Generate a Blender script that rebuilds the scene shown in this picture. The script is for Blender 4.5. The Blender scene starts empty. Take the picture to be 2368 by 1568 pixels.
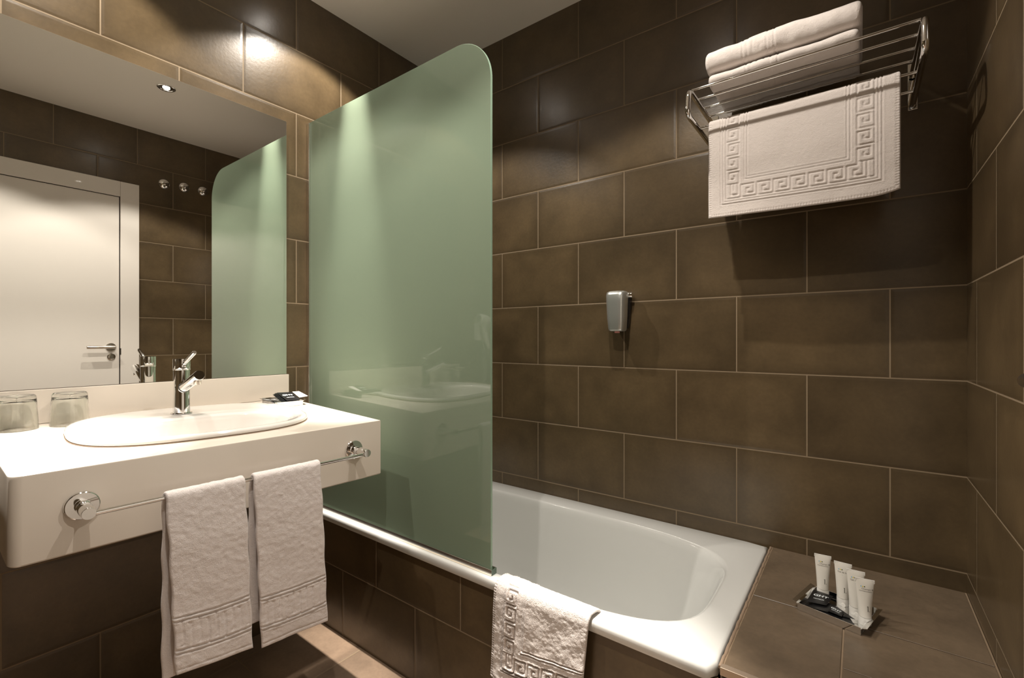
import bpy, bmesh, math, random
import numpy as np
from mathutils import Vector, Matrix
random.seed(7)
SC = bpy.context.scene
COL = SC.collection
PI = math.pi

# ------------------------------------------------------------------ camera
CAMZ = 1.12
cam = bpy.data.objects.new('camera', bpy.data.cameras.new('camera'))
COL.objects.link(cam)
cam.location = (0, 0, CAMZ)
cam.rotation_euler = (PI/2, 0, math.atan2(.6, .8))
cam.data.sensor_width = 36.0
cam.data.lens = 1072.0/2368.0*36.0
cam.data.clip_start = .02
SC.camera = cam

# ------------------------------------------------------------------ world, exposure
w = bpy.data.worlds.new('world'); SC.world = w
w.use_nodes = True
w.node_tree.nodes['Background'].inputs[0].default_value = (1.0, .86, .7, 1)
w.node_tree.nodes['Background'].inputs[1].default_value = .02
vs = SC.view_settings
vs.view_transform = 'Standard'; vs.look = 'None'; vs.gamma = 1.0
vs.use_curve_mapping = False
vs.exposure = 0.92

# room constants (metres, floor at 0, camera above the origin)
WL = -1.8227      # wall with the mirror
WB = 1.7119       # long wall of the bath
WR = .228         # wall with the door
WF = -1.05        # wall behind the camera
ZC = 2.5267       # ceiling
LAMPS = [(-.53, .915), (-1.50, .985), (-.53, .205), (-1.50, .205)]
LAMP_COL = (1.0, .925, .83)
P_BEAM, P_SPILL = 240.0, 24.0

# ------------------------------------------------------------------ materials
def _mat(name):
    m = bpy.data.materials.new(name); m.use_nodes = True
    return m, m.node_tree, m.node_tree.nodes['Principled BSDF']

def mat(name, col, rough=.5, metal=0, coat=0, spec=.5, ior=1.45, trans=0, emit=None, es=0, bump=None, sheen=0):
    m, nt, b = _mat(name)
    b.inputs['Base Color'].default_value = (*col, 1)
    b.inputs['Roughness'].default_value = rough
    b.inputs['Metallic'].default_value = metal
    b.inputs['Coat Weight'].default_value = coat
    b.inputs['Coat Roughness'].default_value = .03
    b.inputs['Specular IOR Level'].default_value = spec
    b.inputs['IOR'].default_value = ior
    b.inputs['Transmission Weight'].default_value = trans
    b.inputs['Sheen Weight'].default_value = sheen
    if emit:
        b.inputs['Emission Color'].default_value = (*emit, 1)
        b.inputs['Emission Strength'].default_value = es
    if bump:
        sc, st, di = bump
        n = nt.nodes.new('ShaderNodeTexNoise'); n.inputs['Scale'].default_value = sc
        n.inputs['Detail'].default_value = 3
        tc = nt.nodes.new('ShaderNodeTexCoord')
        nt.links.new(tc.outputs['Object'], n.inputs['Vector'])
        bp = nt.nodes.new('ShaderNodeBump'); bp.inputs['Strength'].default_value = st
        bp.inputs['Distance'].default_value = di
        nt.links.new(n.outputs['Fac'], bp.inputs['Height'])
        nt.links.new(bp.outputs['Normal'], b.inputs['Normal'])
    return m

def tile_mat(name, axes, u0, v0, bw=.403, bh=.256, off=.5, col=(.098, .067, .034), grout=(.24, .175, .105), edge=.16, rough=.28):
    """stoneware tiles in running bond; axes picks the object-space axes used as (u, v)"""
    m, nt, b = _mat(name)
    N, L = nt.nodes, nt.links
    tc = N.new('ShaderNodeTexCoord')
    sp = N.new('ShaderNodeSeparateXYZ'); L.new(tc.outputs['Object'], sp.inputs[0])
    def sub(sock, v):
        n = N.new('ShaderNodeMath'); n.operation = 'SUBTRACT'; n.inputs[1].default_value = v
        L.new(sock, n.inputs[0]); return n.outputs[0]
    cb = N.new('ShaderNodeCombineXYZ')
    L.new(sub(sp.outputs[axes[0]], u0), cb.inputs[0]); L.new(sub(sp.outputs[axes[1]], v0), cb.inputs[1])
    def brick(mortar, smooth, c1=(0, 0, 0, 1), c2=(1, 1, 1, 1)):
        br = N.new('ShaderNodeTexBrick'); br.offset = off; br.offset_frequency = 2; br.squash = 1
        br.inputs['Scale'].default_value = 1
        br.inputs['Mortar Size'].default_value = mortar; br.inputs['Mortar Smooth'].default_value = smooth
        br.inputs['Bias'].default_value = 0
        br.inputs['Brick Width'].default_value = bw; br.inputs['Row Height'].default_value = bh
        br.inputs['Color1'].default_value = c1; br.inputs['Color2'].default_value = c2
        L.new(cb.outputs[0], br.inputs['Vector']); return br
    b1 = brick(.0020, .15); b2 = brick(.011, 1.0); b3 = brick(.045, 1.0)
    # cloudy glaze
    n1 = N.new('ShaderNodeTexNoise'); n1.inputs['Scale'].default_value = 5.5; n1.inputs['Detail'].default_value = 5
    n1.inputs['Roughness'].default_value = .62
    n2 = N.new('ShaderNodeTexNoise'); n2.inputs['Scale'].default_value = 90; n2.inputs['Detail'].default_value = 4
    for n in (n1, n2): L.new(tc.outputs['Object'], n.inputs['Vector'])
    mr = N.new('ShaderNodeMapRange'); mr.inputs[1].default_value = .3; mr.inputs[2].default_value = .7
    mr.inputs[3].default_value = .74; mr.inputs[4].default_value = 1.26; L.new(n1.outputs['Fac'], mr.inputs[0])
    mr2 = N.new('ShaderNodeMapRange'); mr2.inputs[1].default_value = .3; mr2.inputs[2].default_value = .7
    mr2.inputs[3].default_value = .93; mr2.inputs[4].default_value = 1.07; L.new(n2.outputs['Fac'], mr2.inputs[0])
    mm = N.new('ShaderNodeMath'); mm.operation = 'MULTIPLY'; L.new(mr.outputs[0], mm.inputs[0]); L.new(mr2.outputs[0], mm.inputs[1])
    # tile to tile tone
    mr3 = N.new('ShaderNodeMapRange'); mr3.inputs[3].default_value = .9; mr3.inputs[4].default_value = 1.1
    bw_ = N.new('ShaderNodeRGBToBW'); L.new(b1.outputs['Color'], bw_.inputs[0]); L.new(bw_.outputs[0], mr3.inputs[0])
    m2 = N.new('ShaderNodeMath'); m2.operation = 'MULTIPLY'; L.new(mm.outputs[0], m2.inputs[0]); L.new(mr3.outputs[0], m2.inputs[1])
    # the printed pattern is paler in the middle of each tile, with a cloudy outline
    nd = N.new('ShaderNodeMath'); nd.operation = 'MULTIPLY'; L.new(b3.outputs['Fac'], nd.inputs[0]); L.new(n1.outputs['Fac'], nd.inputs[1])
    ed = N.new('ShaderNodeMath'); ed.operation = 'MULTIPLY_ADD'; ed.inputs[1].default_value = -2.2*edge; ed.inputs[2].default_value = 1+edge*.25
    L.new(nd.outputs[0], ed.inputs[0])
    m3 = N.new('ShaderNodeMath'); m3.operation = 'MULTIPLY'; L.new(m2.outputs[0], m3.inputs[0]); L.new(ed.outputs[0], m3.inputs[1])
    vm = N.new('ShaderNodeVectorMath'); vm.operation = 'SCALE'; vm.inputs[0].default_value = col
    L.new(m3.outputs[0], vm.inputs['Scale'])
    mx = N.new('ShaderNodeMix'); mx.data_type = 'RGBA'
    L.new(b1.outputs['Fac'], mx.inputs[0]); L.new(vm.outputs[0], mx.inputs[6]); mx.inputs[7].default_value = (*grout, 1)
    L.new(mx.outputs[2], b.inputs['Base Color'])
    # roughness
    rr = N.new('ShaderNodeMapRange'); rr.inputs[3].default_value = rough; rr.inputs[4].default_value = .8
    L.new(b1.outputs['Fac'], rr.inputs[0]); L.new(rr.outputs[0], b.inputs['Roughness'])
    b.inputs['Specular IOR Level'].default_value = .68
    # pillowed edge + recessed joint + faint surface waviness
    hs = N.new('ShaderNodeMath'); hs.operation = 'ADD'; L.new(b1.outputs['Fac'], hs.inputs[0]); L.new(b2.outputs['Fac'], hs.inputs[1])
    hn = N.new('ShaderNodeMath'); hn.operation = 'MULTIPLY_ADD'; hn.inputs[1].default_value = -.35
    L.new(n2.outputs['Fac'], hn.inputs[0]); L.new(hs.outputs[0], hn.inputs[2])
    bp = N.new('ShaderNodeBump'); bp.inputs['Strength'].default_value = .55; bp.inputs['Distance'].default_value = .0012
    bp.invert = True
    L.new(hn.outputs[0], bp.inputs['Height']); L.new(bp.outputs['Normal'], b.inputs['Normal'])
    return m

M = {}
M['tile_left'] = tile_mat('tile_left', (1, 2), .3716, 1.264)
M['tile_right'] = tile_mat('tile_right', (1, 2), .3716, 1.264)
M['tile_back'] = tile_mat('tile_back', (0, 2), -1.1395, 1.264)
M['tile_panel'] = tile_mat('tile_panel', (0, 2), -1.155, 1.272)
M['tile_floor'] = tile_mat('tile_floor', (0, 1), -1.44, .72, bw=.285, bh=.40, off=0, rough=.38, col=(.25, .175, .12))
M['tile_plain'] = tile_mat('tile_plain', (0, 1), 57.3, 31.7, bw=100, bh=100, off=0, col=(.135, .098, .064), rough=.34)  # paler than the wall tile: light from above is put into the colour
M['grout'] = mat('grout', (.25, .18, .115), .8)
M['ceiling'] = mat('ceiling_paint', (.92, .87, .79), .55)
M['lacquer'] = mat('white_lacquer', (.78, .73, .67), .38, coat=.1)
M['gap'] = mat('dark_gap', (.03, .02, .012), .6)
M['mirror'] = mat('mirror_silver', (.93, .94, .92), .0, metal=1)
M['mirror_edge'] = mat('mirror_edge', (.25, .2, .14), .2)
M['chrome'] = mat('chrome', (.86, .86, .86), .05, metal=1)
M['steel'] = mat('brushed_steel', (.55, .5, .44), .25, metal=1)
M['alu'] = mat('aluminium', (.80, .78, .74), .22, metal=1)
M['counter'] = mat('solid_surface', (.70, .63, .55), .22, coat=.35, bump=(260, .05, .0005))
M['ceramic'] = mat('ceramic', (.76, .72, .68), .08, coat=1)
M['enamel'] = mat('bath_enamel', (.71, .715, .69), .07, coat=1)
M['silicone'] = mat('old_silicone', (.30, .215, .15), .5, bump=(120, .6, .002))
M['cream_sil'] = mat('cream_silicone', (.78, .7, .56), .4)
M['trim'] = mat('trim_strip', (.48, .38, .29), .25, metal=.6)
M['black'] = mat('black_plastic', (.012, .012, .014), .25)
M['silver'] = mat('silver_plastic', (.58, .59, .56), .3, metal=.75)
M['pink'] = mat('pink_nozzle', (.8, .35, .32), .4)
M['tube'] = mat('tube_plastic', (.80, .77, .70), .3, coat=.3)
M['tube_cap'] = mat('tube_cap', (.82, .80, .75), .18, coat=.4)
M['ink'] = mat('ink_dark', (.03, .035, .02), .5)
M['ink_grey'] = mat('ink_grey', (.16, .14, .12), .5)
M['ink_blue'] = mat('ink_blue', (.25, .5, .66), .5)
M['ink_yellow'] = mat('ink_yellow', (.75, .6, .08), .5)
M['ink_green'] = mat('ink_green', (.05, .08, .02), .5)
M['foil'] = mat('black_foil', (.008, .008, .009), .28)
M['sachet_back'] = mat('sachet_paper', (.7, .66, .6), .5)
M['print'] = mat('white_print', (.75, .8, .82), .5)
M['card'] = mat('white_card', (.82, .78, .75), .5)
M['white_plastic'] = mat('white_plastic', (.8, .78, .74), .25)
M['rubber'] = mat('dark_rubber', (.03, .03, .03), .5)
M['wallback'] = mat('plaster', (.3, .25, .2), .8)

# clear tumbler glass
m, nt, b = _mat('clear_glass'); M['glass'] = m
b.inputs['Base Color'].default_value = (.985, 1, .975, 1); b.inputs['Roughness'].default_value = 0
b.inputs['Transmission Weight'].default_value = 1; b.inputs['IOR'].default_value = 1.5

# frosted green screen glass: smooth glossy face over a scattering, light-passing body
m, nt, b = _mat('frosted_glass'); M['frost'] = m
N, L = nt.nodes, nt.links
d = N.new('ShaderNodeBsdfDiffuse'); d.inputs['Color'].default_value = (.36, .45, .33, 1)
t = N.new('ShaderNodeBsdfTranslucent'); t.inputs['Color'].default_value = (.30, .42, .31, 1)
g = N.new('ShaderNodeBsdfGlossy'); g.inputs['Roughness'].default_value = .0; g.inputs['Color'].default_value = (1, 1, 1, 1)
fr = N.new('ShaderNodeFresnel'); fr.inputs['IOR'].default_value = 1.52
a1 = N.new('ShaderNodeMixShader'); a1.inputs[0].default_value = .42
L.new(d.outputs[0], a1.inputs[1]); L.new(t.outputs[0], a1.inputs[2])
a2 = N.new('ShaderNodeMixShader'); L.new(fr.outputs[0], a2.inputs[0]); L.new(a1.outputs[0], a2.inputs[1]); L.new(g.outputs[0], a2.inputs[2])
L.new(a2.outputs[0], N['Material Output'].inputs['Surface'])
M['end_cap'] = mat('end_cap', (.10, .14, .11), .25)
M['glass_edge'] = mat('glass_edge', (.28, .40, .30), .12, coat=.5)

def terry(name, col, scale=430, st=.75, dist=.0022):
    m, nt, b = _mat(name)
    N, L = nt.nodes, nt.links
    b.inputs['Base Color'].default_value = (*col, 1); b.inputs['Roughness'].default_value = .95
    b.inputs['Specular IOR Level'].default_value = .15
    b.inputs['Sheen Weight'].default_value = .35; b.inputs['Sheen Roughness'].default_value = .5
    tc = N.new('ShaderNodeTexCoord')
    v = N.new('ShaderNodeTexNoise'); v.inputs['Scale'].default_value = scale; v.inputs['Detail'].default_value = 2
    v.inputs['Distortion'].default_value = 1.2
    v2 = N.new('ShaderNodeTexNoise'); v2.inputs['Scale'].default_value = scale*.22; v2.inputs['Detail'].default_value = 3
    for n in (v, v2): L.new(tc.outputs['Object'], n.inputs['Vector'])
    ad = N.new('ShaderNodeMath'); ad.operation = 'ADD'; L.new(v.outputs['Fac'], ad.inputs[0]); L.new(v2.outputs['Fac'], ad.inputs[1])
    bp = N.new('ShaderNodeBump'); bp.inputs['Strength'].default_value = st; bp.inputs['Distance'].default_value = dist
    L.new(ad.outputs[0], bp.inputs['Height']); L.new(bp.outputs['Normal'], b.inputs['Normal'])
    return m
M['terry'] = terry('terry_cotton', (.83, .765, .745), 420, .55, .0026)
M['terry_loop'] = terry('terry_loop', (.72, .65, .61), 330, .8, .003)
M['terry_soft'] = terry('terry_soft', (.78, .71, .665), 480, .6, .0018)
M['hem'] = terry('hem_weave', (.74, .67, .63), 700, .4, .001)

# ------------------------------------------------------------------ helpers
WORLD = {}
def tag(o, label=None, cat=None, group=None, kind=None):
    if label: o['label'] = label
    if cat: o['category'] = cat
    if group: o['group'] = group
    if kind: o['kind'] = kind
    return o

def wm(o):
    return WORLD.get(o.name, Matrix.Identity(4)) if o else Matrix.Identity(4)

def thing(name, label, cat, loc, rz=0, group=None, kind=None, parent=None, ty=0):
    o = bpy.data.objects.new(name, None); COL.objects.link(o)
    o.empty_display_size = .03
    mm = Matrix.Translation(loc) @ Matrix.Rotation(ty, 4, 'Y') @ Matrix.Rotation(rz, 4, 'Z')
    o.matrix_basis = mm; WORLD[o.name] = mm
    return tag(o, label, cat, group, kind)

def obj(name, bm, material, parent=None, smooth=True, local=False, angle=35, origin=None):
    """link a bmesh (in world coordinates unless local) as one mesh object"""
    me = bpy.data.meshes.new(name)
    bmesh.ops.recalc_face_normals(bm, faces=bm.faces)
    bm.to_mesh(me); bm.free()
    return objme(name, me, material, parent, smooth, local, angle, origin)

def objme(name, me, material, parent=None, smooth=True, local=False, angle=35, origin=None):
    o = bpy.data.objects.new(name, me)
    COL.objects.link(o)
    mats = material if isinstance(material, (list, tuple)) else [material]
    for q in mats: me.materials.append(q)
    P = wm(parent)
    T = Matrix.Translation(origin) if origin is not None else Matrix.Identity(4)
    if not local: me.transform(T.inverted() @ P.inverted() if origin is None else T.inverted())
    if parent: o.parent = parent
    if origin is not None:
        o.matrix_basis = P.inverted() @ T
    WORLD[o.name] = P @ o.matrix_basis
    if smooth:
        for p in me.polygons: p.use_smooth = True
        try: me.set_sharp_from_angle(angle=math.radians(angle))
        except Exception: pass
    return o

def box(bm, x0, x1, y0, y1, z0, z1, bevel=0, seg=2, mtx=None):
    r = bmesh.ops.create_cube(bm, size=1)
    vv = r['verts']
    bmesh.ops.scale(bm, vec=(x1-x0, y1-y0, z1-z0), verts=vv)
    bmesh.ops.translate(bm, vec=((x0+x1)/2, (y0+y1)/2, (z0+z1)/2), verts=vv)
    if mtx: bmesh.ops.transform(bm, matrix=mtx, verts=vv)
    if bevel:
        es = list({e for v in vv for e in v.link_edges})
        bmesh.ops.bevel(bm, geom=es, offset=bevel, segments=seg, profile=.5, affect='EDGES')

def frame_of(d):
    d = Vector(d).normalized()
    a = Vector((0, 0, 1)) if abs(d.z) < .9 else Vector((1, 0, 0))
    u = d.cross(a).normalized(); v = d.cross(u).normalized()
    return u, v

def loft(bm, rings, caps=True, closed=True):
    vr = [[bm.verts.new(p) for p in r] for r in rings]
    n = len(vr[0])
    for a, b_ in zip(vr[:-1], vr[1:]):
        for i in range(n if closed else n-1):
            j = (i+1) % n
            try: bm.faces.new((a[i], a[j], b_[j], b_[i]))
            except ValueError: pass
    if caps:
        bm.faces.new(vr[0][::-1]); bm.faces.new(vr[-1])
    return vr

def tube(bm, pts, r, seg=16, caps=True):
    pts = [Vector(p) for p in pts]
    rs = r if isinstance(r, (list, tuple)) else [r]*len(pts)
    d0 = (pts[1]-pts[0]).normalized()
    u, v = frame_of(d0)
    rings = []
    for i, p in enumerate(pts):
        if i == 0: d = pts[1]-pts[0]
        elif i == len(pts)-1: d = pts[-1]-pts[-2]
        else: d = (pts[i+1]-pts[i]).normalized()+(pts[i]-pts[i-1]).normalized()
        d.normalize()
        u = (u - d*u.dot(d)).normalized(); v = d.cross(u).normalized()
        rings.append([p + u*math.cos(2*PI*k/seg)*rs[i] + v*math.sin(2*PI*k/seg)*rs[i] for k in range(seg)])
    loft(bm, rings, caps)

def lathe(bm, prof, base, axis=(0, 0, 1), seg=40, caps=True):
    """prof: list of (radius, height along axis)"""
    base = Vector(base); a = Vector(axis).normalized(); u, v = frame_of(a)
    rings = []
    for r, h in prof:
        r = max(r, 1e-5)
        rings.append([base + a*h + u*math.cos(2*PI*k/seg)*r + v*math.sin(2*PI*k/seg)*r for k in range(seg)])
    loft(bm, rings, caps)

def fillet(pts, r, n=6):
    """round the corners of a 3-D polyline"""
    pts = [Vector(p) for p in pts]; out = [pts[0]]
    for i in range(1, len(pts)-1):
        a, b_, c = pts[i-1], pts[i], pts[i+1]
        d1 = (a-b_); d2 = (c-b_); rr = min(r, d1.length*.48, d2.length*.48)
        p1 = b_+d1.normalized()*rr; p2 = b_+d2.normalized()*rr
        for k in range(n+1):
            t = k/n
            out.append(p1*(1-t)**2 + b_*2*t*(1-t) + p2*t*t)
    out.append(pts[-1]); return out

def sup(t, ax, ay, n=2.0):
    c, s = math.cos(t), math.sin(t)
    return (math.copysign(abs(c)**(2/n), c)*ax, math.copysign(abs(s)**(2/n), s)*ay)

def text_mesh(s, size, extrude=.00015, align='CENTER', bold=0, shear=0):
    cu = bpy.data.curves.new('t', 'FONT'); cu.body = s; cu.size = size; cu.extrude = extrude
    cu.align_x = align; cu.align_y = 'CENTER'; cu.offset = bold; cu.shear = shear; cu.resolution_u = 3
    o = bpy.data.objects.new('t', cu); COL.objects.link(o)
    dg = bpy.context.evaluated_depsgraph_get(); dg.update()
    me = bpy.data.meshes.new_from_object(o.evaluated_get(dg))
    bpy.data.objects.remove(o); bpy.data.curves.remove(cu)
    me.materials.clear()
    return me

SLOPE = -.0449            # the counter leans slightly forward
def lean(bm):
    for v in bm.verts: v.co.z += SLOPE*(v.co.x+1.808)
def ct(x): return CT+SLOPE*(x+1.808)

def copy_tree(o, parent=None):
    c = o.copy(); COL.objects.link(c); c.parent = parent
    for ch in [x for x in COL.objects if x.parent == o]:
        copy_tree(ch, c)
    return c

# ---- cloth laid along a path
def resample(path, ds):
    P = np.array(path, float); seg = np.hypot(*np.diff(P, axis=0).T); s = np.r_[0, seg.cumsum()]
    n = max(4, int(round(s[-1]/ds)))
    t = np.linspace(0, s[-1], n+1)
    return np.c_[np.interp(t, s, P[:, 0]), np.interp(t, s, P[:, 1])], t

def smooth_path(P, k=3, it=2):
    P = P.copy()
    for _ in range(it):
        Q = P.copy()
        Q[1:-1] = (P[:-2]+P[1:-1]*2+P[2:])/4
        P = Q
    return P

def _vn(x, y, tb):
    x0 = np.floor(x).astype(int); y0 = np.floor(y).astype(int); fx = x-x0; fy = y-y0
    fx = fx*fx*(3-2*fx); fy = fy*fy*(3-2*fy); n = tb.shape[0]
    g = lambda i, j: tb[i % n, j % n]
    return (g(x0, y0)*(1-fx)+g(x0+1, y0)*fx)*(1-fy)+(g(x0, y0+1)*(1-fx)+g(x0+1, y0+1)*fx)*fy

def noise2(u, s, seed=0, f=1.0):
    """smooth value noise, f = cells per metre"""
    r = np.random.default_rng(seed); tb = r.uniform(-1, 1, (97, 97))
    u, s = np.broadcast_arrays(u, s); o = r.uniform(3, 40, 2)
    out = 0
    for k, a_ in ((1, 1.0), (2.03, .5), (4.1, .25)):
        out = out+a_*_vn((u*.94+s*.34)*f*k+o[0], (s*.94-u*.34)*f*k+o[1], tb)
    return out

def drape(path, W, T, O, A, Nn, ds=.0022, du=.0022, hfn=None, wob=None, shift=None, edge_r=None):
    """path = (n, z) centreline; A runs across the width, Nn is the horizontal outward normal"""
    P, S = resample(path, ds); P = smooth_path(P, it=6)
    tan = np.gradient(P, axis=0); tan /= np.linalg.norm(tan, axis=1)[:, None]
    nrm = np.c_[-tan[:, 1], tan[:, 0]]
    nu = int(round(W/du)); er = edge_r or T/2
    U = np.linspace(0, W, nu+1)
    Lt = S[-1]
    uu, ss = np.meshgrid(U, S)              # rows: s
    dmin = np.minimum(np.minimum(uu, W-uu), np.minimum(ss, Lt-ss))
    q = np.clip(dmin/er, 0, 1); e = np.sqrt(np.clip(1-(1-q)**2, 0, 1))
    h = hfn(uu, ss, Lt) if hfn else 0
    O, A, Nn = np.array(O, float), np.array(A, float), np.array(Nn, float)
    Z = np.array([0, 0, 1.])
    wb = wob(uu, ss, Lt) if wob else np.zeros_like(uu)
    sh = shift(uu, ss, Lt) if shift else np.zeros_like(uu)
    if isinstance(sh, tuple): shu, shz = sh
    else: shu, shz = sh, 0
    def surf(off):
        n = P[:, 0][:, None] + nrm[:, 0][:, None]*off + wb
        z = P[:, 1][:, None] + nrm[:, 1][:, None]*off + shz
        return O + (uu+shu)[..., None]*A + n[..., None]*Nn + z[..., None]*Z
    so = surf(e*T/2 + h*np.clip(dmin/(er*1.2), 0, 1)); si = surf(-e*T/2)
    ns, nn = so.shape[:2]
    verts = np.concatenate([so.reshape(-1, 3), si.reshape(-1, 3)])
    idx = np.arange(ns*nn).reshape(ns, nn); K = ns*nn
    # weld the border of the two sides
    mp = np.arange(2*K)
    bord = np.zeros((ns, nn), bool); bord[0] = bord[-1] = True; bord[:, 0] = bord[:, -1] = True
    mp[K+idx[bord]] = idx[bord]
    a, b_, c, d_ = idx[:-1, :-1].ravel(), idx[:-1, 1:].ravel(), idx[1:, 1:].ravel(), idx[1:, :-1].ravel()
    f = np.concatenate([np.c_[a, d_, c, b_], mp[np.c_[K+a, K+b_, K+c, K+d_]]])
    used = np.unique(f); re = np.zeros(2*K, int); re[used] = np.arange(len(used))
    me = bpy.data.meshes.new('cloth')
    me.from_pydata(verts[used].tolist(), [], re[f].tolist()); me.update()
    bm = bmesh.new(); bm.from_mesh(me); bpy.data.meshes.remove(me)
    return bm

# ---- Greek key relief
KEY = [((0, 0), (0, .86)), ((0, .86), (.80, .86)), ((.80, .86), (.80, .24)), ((.80, .24), (.34, .24)), ((.34, .24), (.34, .56)),
       ((.34, .56), (.52, .56)), ((0, 0), (1, 0))]
def seg_d(x, y, a, b_):
    ax, ay = a; bx, by = b_; dx, dy = bx-ax, by-ay; L2 = dx*dx+dy*dy
    t = np.clip(((x-ax)*dx+(y-ay)*dy)/L2, 0, 1)
    return np.hypot(x-ax-t*dx, y-ay-t*dy)
def key_d(p, q):
    x = p-np.floor(p)
    d_ = np.full(np.broadcast(p, q).shape, 9.)
    for a, b_ in KEY:
        for o in (-1, 0, 1):
            d_ = np.minimum(d_, seg_d(x+o, q, a, b_))
    return d_
def groove(d_, w_): return -np.exp(-(d_/w_)**2)
def relief(d_, w_):  # shaped groove with a soft shoulder
    return -np.exp(-(d_/w_)**2) + .35*np.exp(-((d_-2.0*w_)/w_)**2)

def mat_relief(W, L, both=True, depth=.003, cell=.042, m0=.050, top=False):
    """key border round a bath mat, s counted so that the hem is at s = L"""
    def f(u, s, Lt):
        h = np.zeros_like(u)
        dl = u; dr = W-u if both else np.full_like(u, 9.); db = Lt-s
        d_ = np.minimum(np.minimum(dl, dr), db)
        for c in (.036, .043, .101, .108): h += .8*relief(np.abs(d_-c), .0016)
        band = (d_ > m0-.001) & (d_ < m0+cell+.002)
        useb = (db <= m0+cell)
        pb = (u-m0)/cell; ql = (d_-m0)/cell
        kb = key_d(pb, ql); kl = key_d((db-m0)/cell, ql)
        kk = np.where(useb, kb, kl)
        h += np.where(band, relief(kk*cell, .0021), 0)
        # short pile field inside the border, ribbed hem outside
        h += np.where(d_ > .112, -.12, 0)
        hem = np.minimum(dl, np.minimum(dr, db))
        rib = np.where(np.minimum(dl, dr) < db, s, u)
        h += np.where(hem < .009, -.30+.5*np.sin(rib/.0066*6.283), 0)
        return h*depth
    return f

def hand_relief(W, band0=.128, band1=.047, depth=.0028):
    def f(u, s, Lt):
        h = np.zeros_like(u); db = Lt-s
        bow = .004*np.sin(u/W*PI)
        db = db+bow
        for c in (band0, band0-.008, band1, band1+.008): h += relief(np.abs(db-c), .0019)
        inb = (db > band1+.008) & (db < band0-.008)
        c = (band0-band1-.016); x = (u-.012)/.0165; k = np.floor(x); fx = x-k
        y = (db-band1-.008)/c
        up = (k % 2 == 0)
        yy = np.where(up, 1-y, y)
        dd = np.minimum(seg_d(fx*.0165, yy*c, (.004, .0), (.004, c*.86)), seg_d(fx*.0165, yy*c, (-.003, c*.86), (.004, c*.86)))
        h += np.where(inb, 1.0*groove(dd, .0014), 0)
        h += .6*groove(np.abs(Lt-s-.012), .0012)
        # the same border on the panel behind
        for c in (band0, band0-.008, band1, band1+.008): h += relief(np.abs(s-c), .0019)
        return h*depth + .0007*noise2(u, s, 5, 110)
    return f

# ------------------------------------------------------------------ room shell
def struct(name, bm, m, **k):
    o = obj(name, bm, m, smooth=False, **k); o['kind'] = 'structure'; return o

bm = bmesh.new(); box(bm, WL-.1, WR+.14, WF-.1, WB+.1, -.1, 0); struct('floor', bm, M['tile_floor'])
bm = bmesh.new(); box(bm, WL-.1, WR+.14, WF-.1, WB+.1, ZC, ZC+.1); struct('ceiling', bm, M['ceiling'])
bm = bmesh.new(); box(bm, WL-.1, WL, WF-.1, WB+.1, 0, ZC); struct('wall_left', bm, M['tile_left'])
bm = bmesh.new(); box(bm, WL, WR, WB, WB+.1, 0, ZC); struct('wall_back', bm, M['tile_back'])
bm = bmesh.new(); box(bm, WL, WR, WF-.1, WF, 0, ZC); struct('wall_front', bm, M['tile_back'])
DY0, DY1, DZ = .075, .897, 2.060        # door opening
bm = bmesh.new()
box(bm, WR, WR+.12, DY1, WB+.1, 0, ZC); box(bm, WR, WR+.12, WF-.1, DY0, 0, ZC); box(bm, WR, WR+.12, DY0, DY1, DZ, ZC)
struct('wall_right', bm, M['tile_right'])

# ------------------------------------------------------------------ door (seen in the mirror)
door = thing('door_1', 'white flush door with wide white frame, seen in the mirror', 'door', (WR, (DY0+DY1)/2, 0), kind='structure')
bm = bmesh.new()
cw = .098; x0, x1 = WR-.014, WR+.0015
box(bm, x0, x1, DY1-.012, DY1+cw-.012, 0, DZ+cw-.012, .002)
box(bm, x0, x1, DY0-cw+.012, DY0+.012, 0, DZ+cw-.012, .002)
box(bm, x0, x1, DY0+.0125, DY1-.0125, DZ-.012, DZ+cw-.012, .002)
box(bm, WR+.0015, WR+.118, DY1-.004, DY1-.0005, 0, DZ-.0005); box(bm, WR+.0015, WR+.118, DY0+.0005, DY0+.004, 0, DZ-.0005)
obj('door_frame', bm, M['lacquer'], door, smooth=False)
bm = bmesh.new(); box(bm, WR-.004, WR+.036, DY0+.016, DY1-.0165, .006, DZ-.016, .0015)
obj('door_leaf', bm, M['lacquer'], door, smooth=False)
bm = bmesh.new(); box(bm, WR+.04, WR+.06, DY0+.005, DY1-.005, .001, DZ-.002); obj('rebate', bm, M['gap'], door, smooth=False)
hy, hz = .838, 1.068
bm = bmesh.new()
lathe(bm, [(0, 0), (.026, 0), (.026, .006), (.024, .008), (0, .008)], (WR-.004, hy, hz), (-1, 0, 0))
lathe(bm, [(.009, .007), (.009, .052), (0, .052)], (WR-.004, hy, hz), (-1, 0, 0), 24)
hd = obj('handle_rose', bm, M['steel'], door); hd['label'] = 'brushed steel door handle rose'
bm = bmesh.new()
lathe(bm, [(0, 0), (.0085, 0), (.0095, .001), (.0095, .1365), (.0085, .138), (0, .138)], (WR-.060, hy+.0115, hz), (0, -1, 0), 28)
obj('handle_lever', bm, M['steel'], door)
bm = bmesh.new()
lathe(bm, [(0, 0), (.021, 0), (.021, .006), (.018, .008), (.010, .0085), (.010, .014), (0, .014)], (WR-.004, hy+.002, hz-.062), (-1, 0, 0))
obj('lock_rose', bm, M['steel'], door)
bm = bmesh.new(); box(bm, WR-.0155, WR-.0135, DY1-.0155, DY1-.009, hz-.05, hz-.008, .0008); obj('strike_plate', bm, M['gap'], door, smooth=False)

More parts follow.
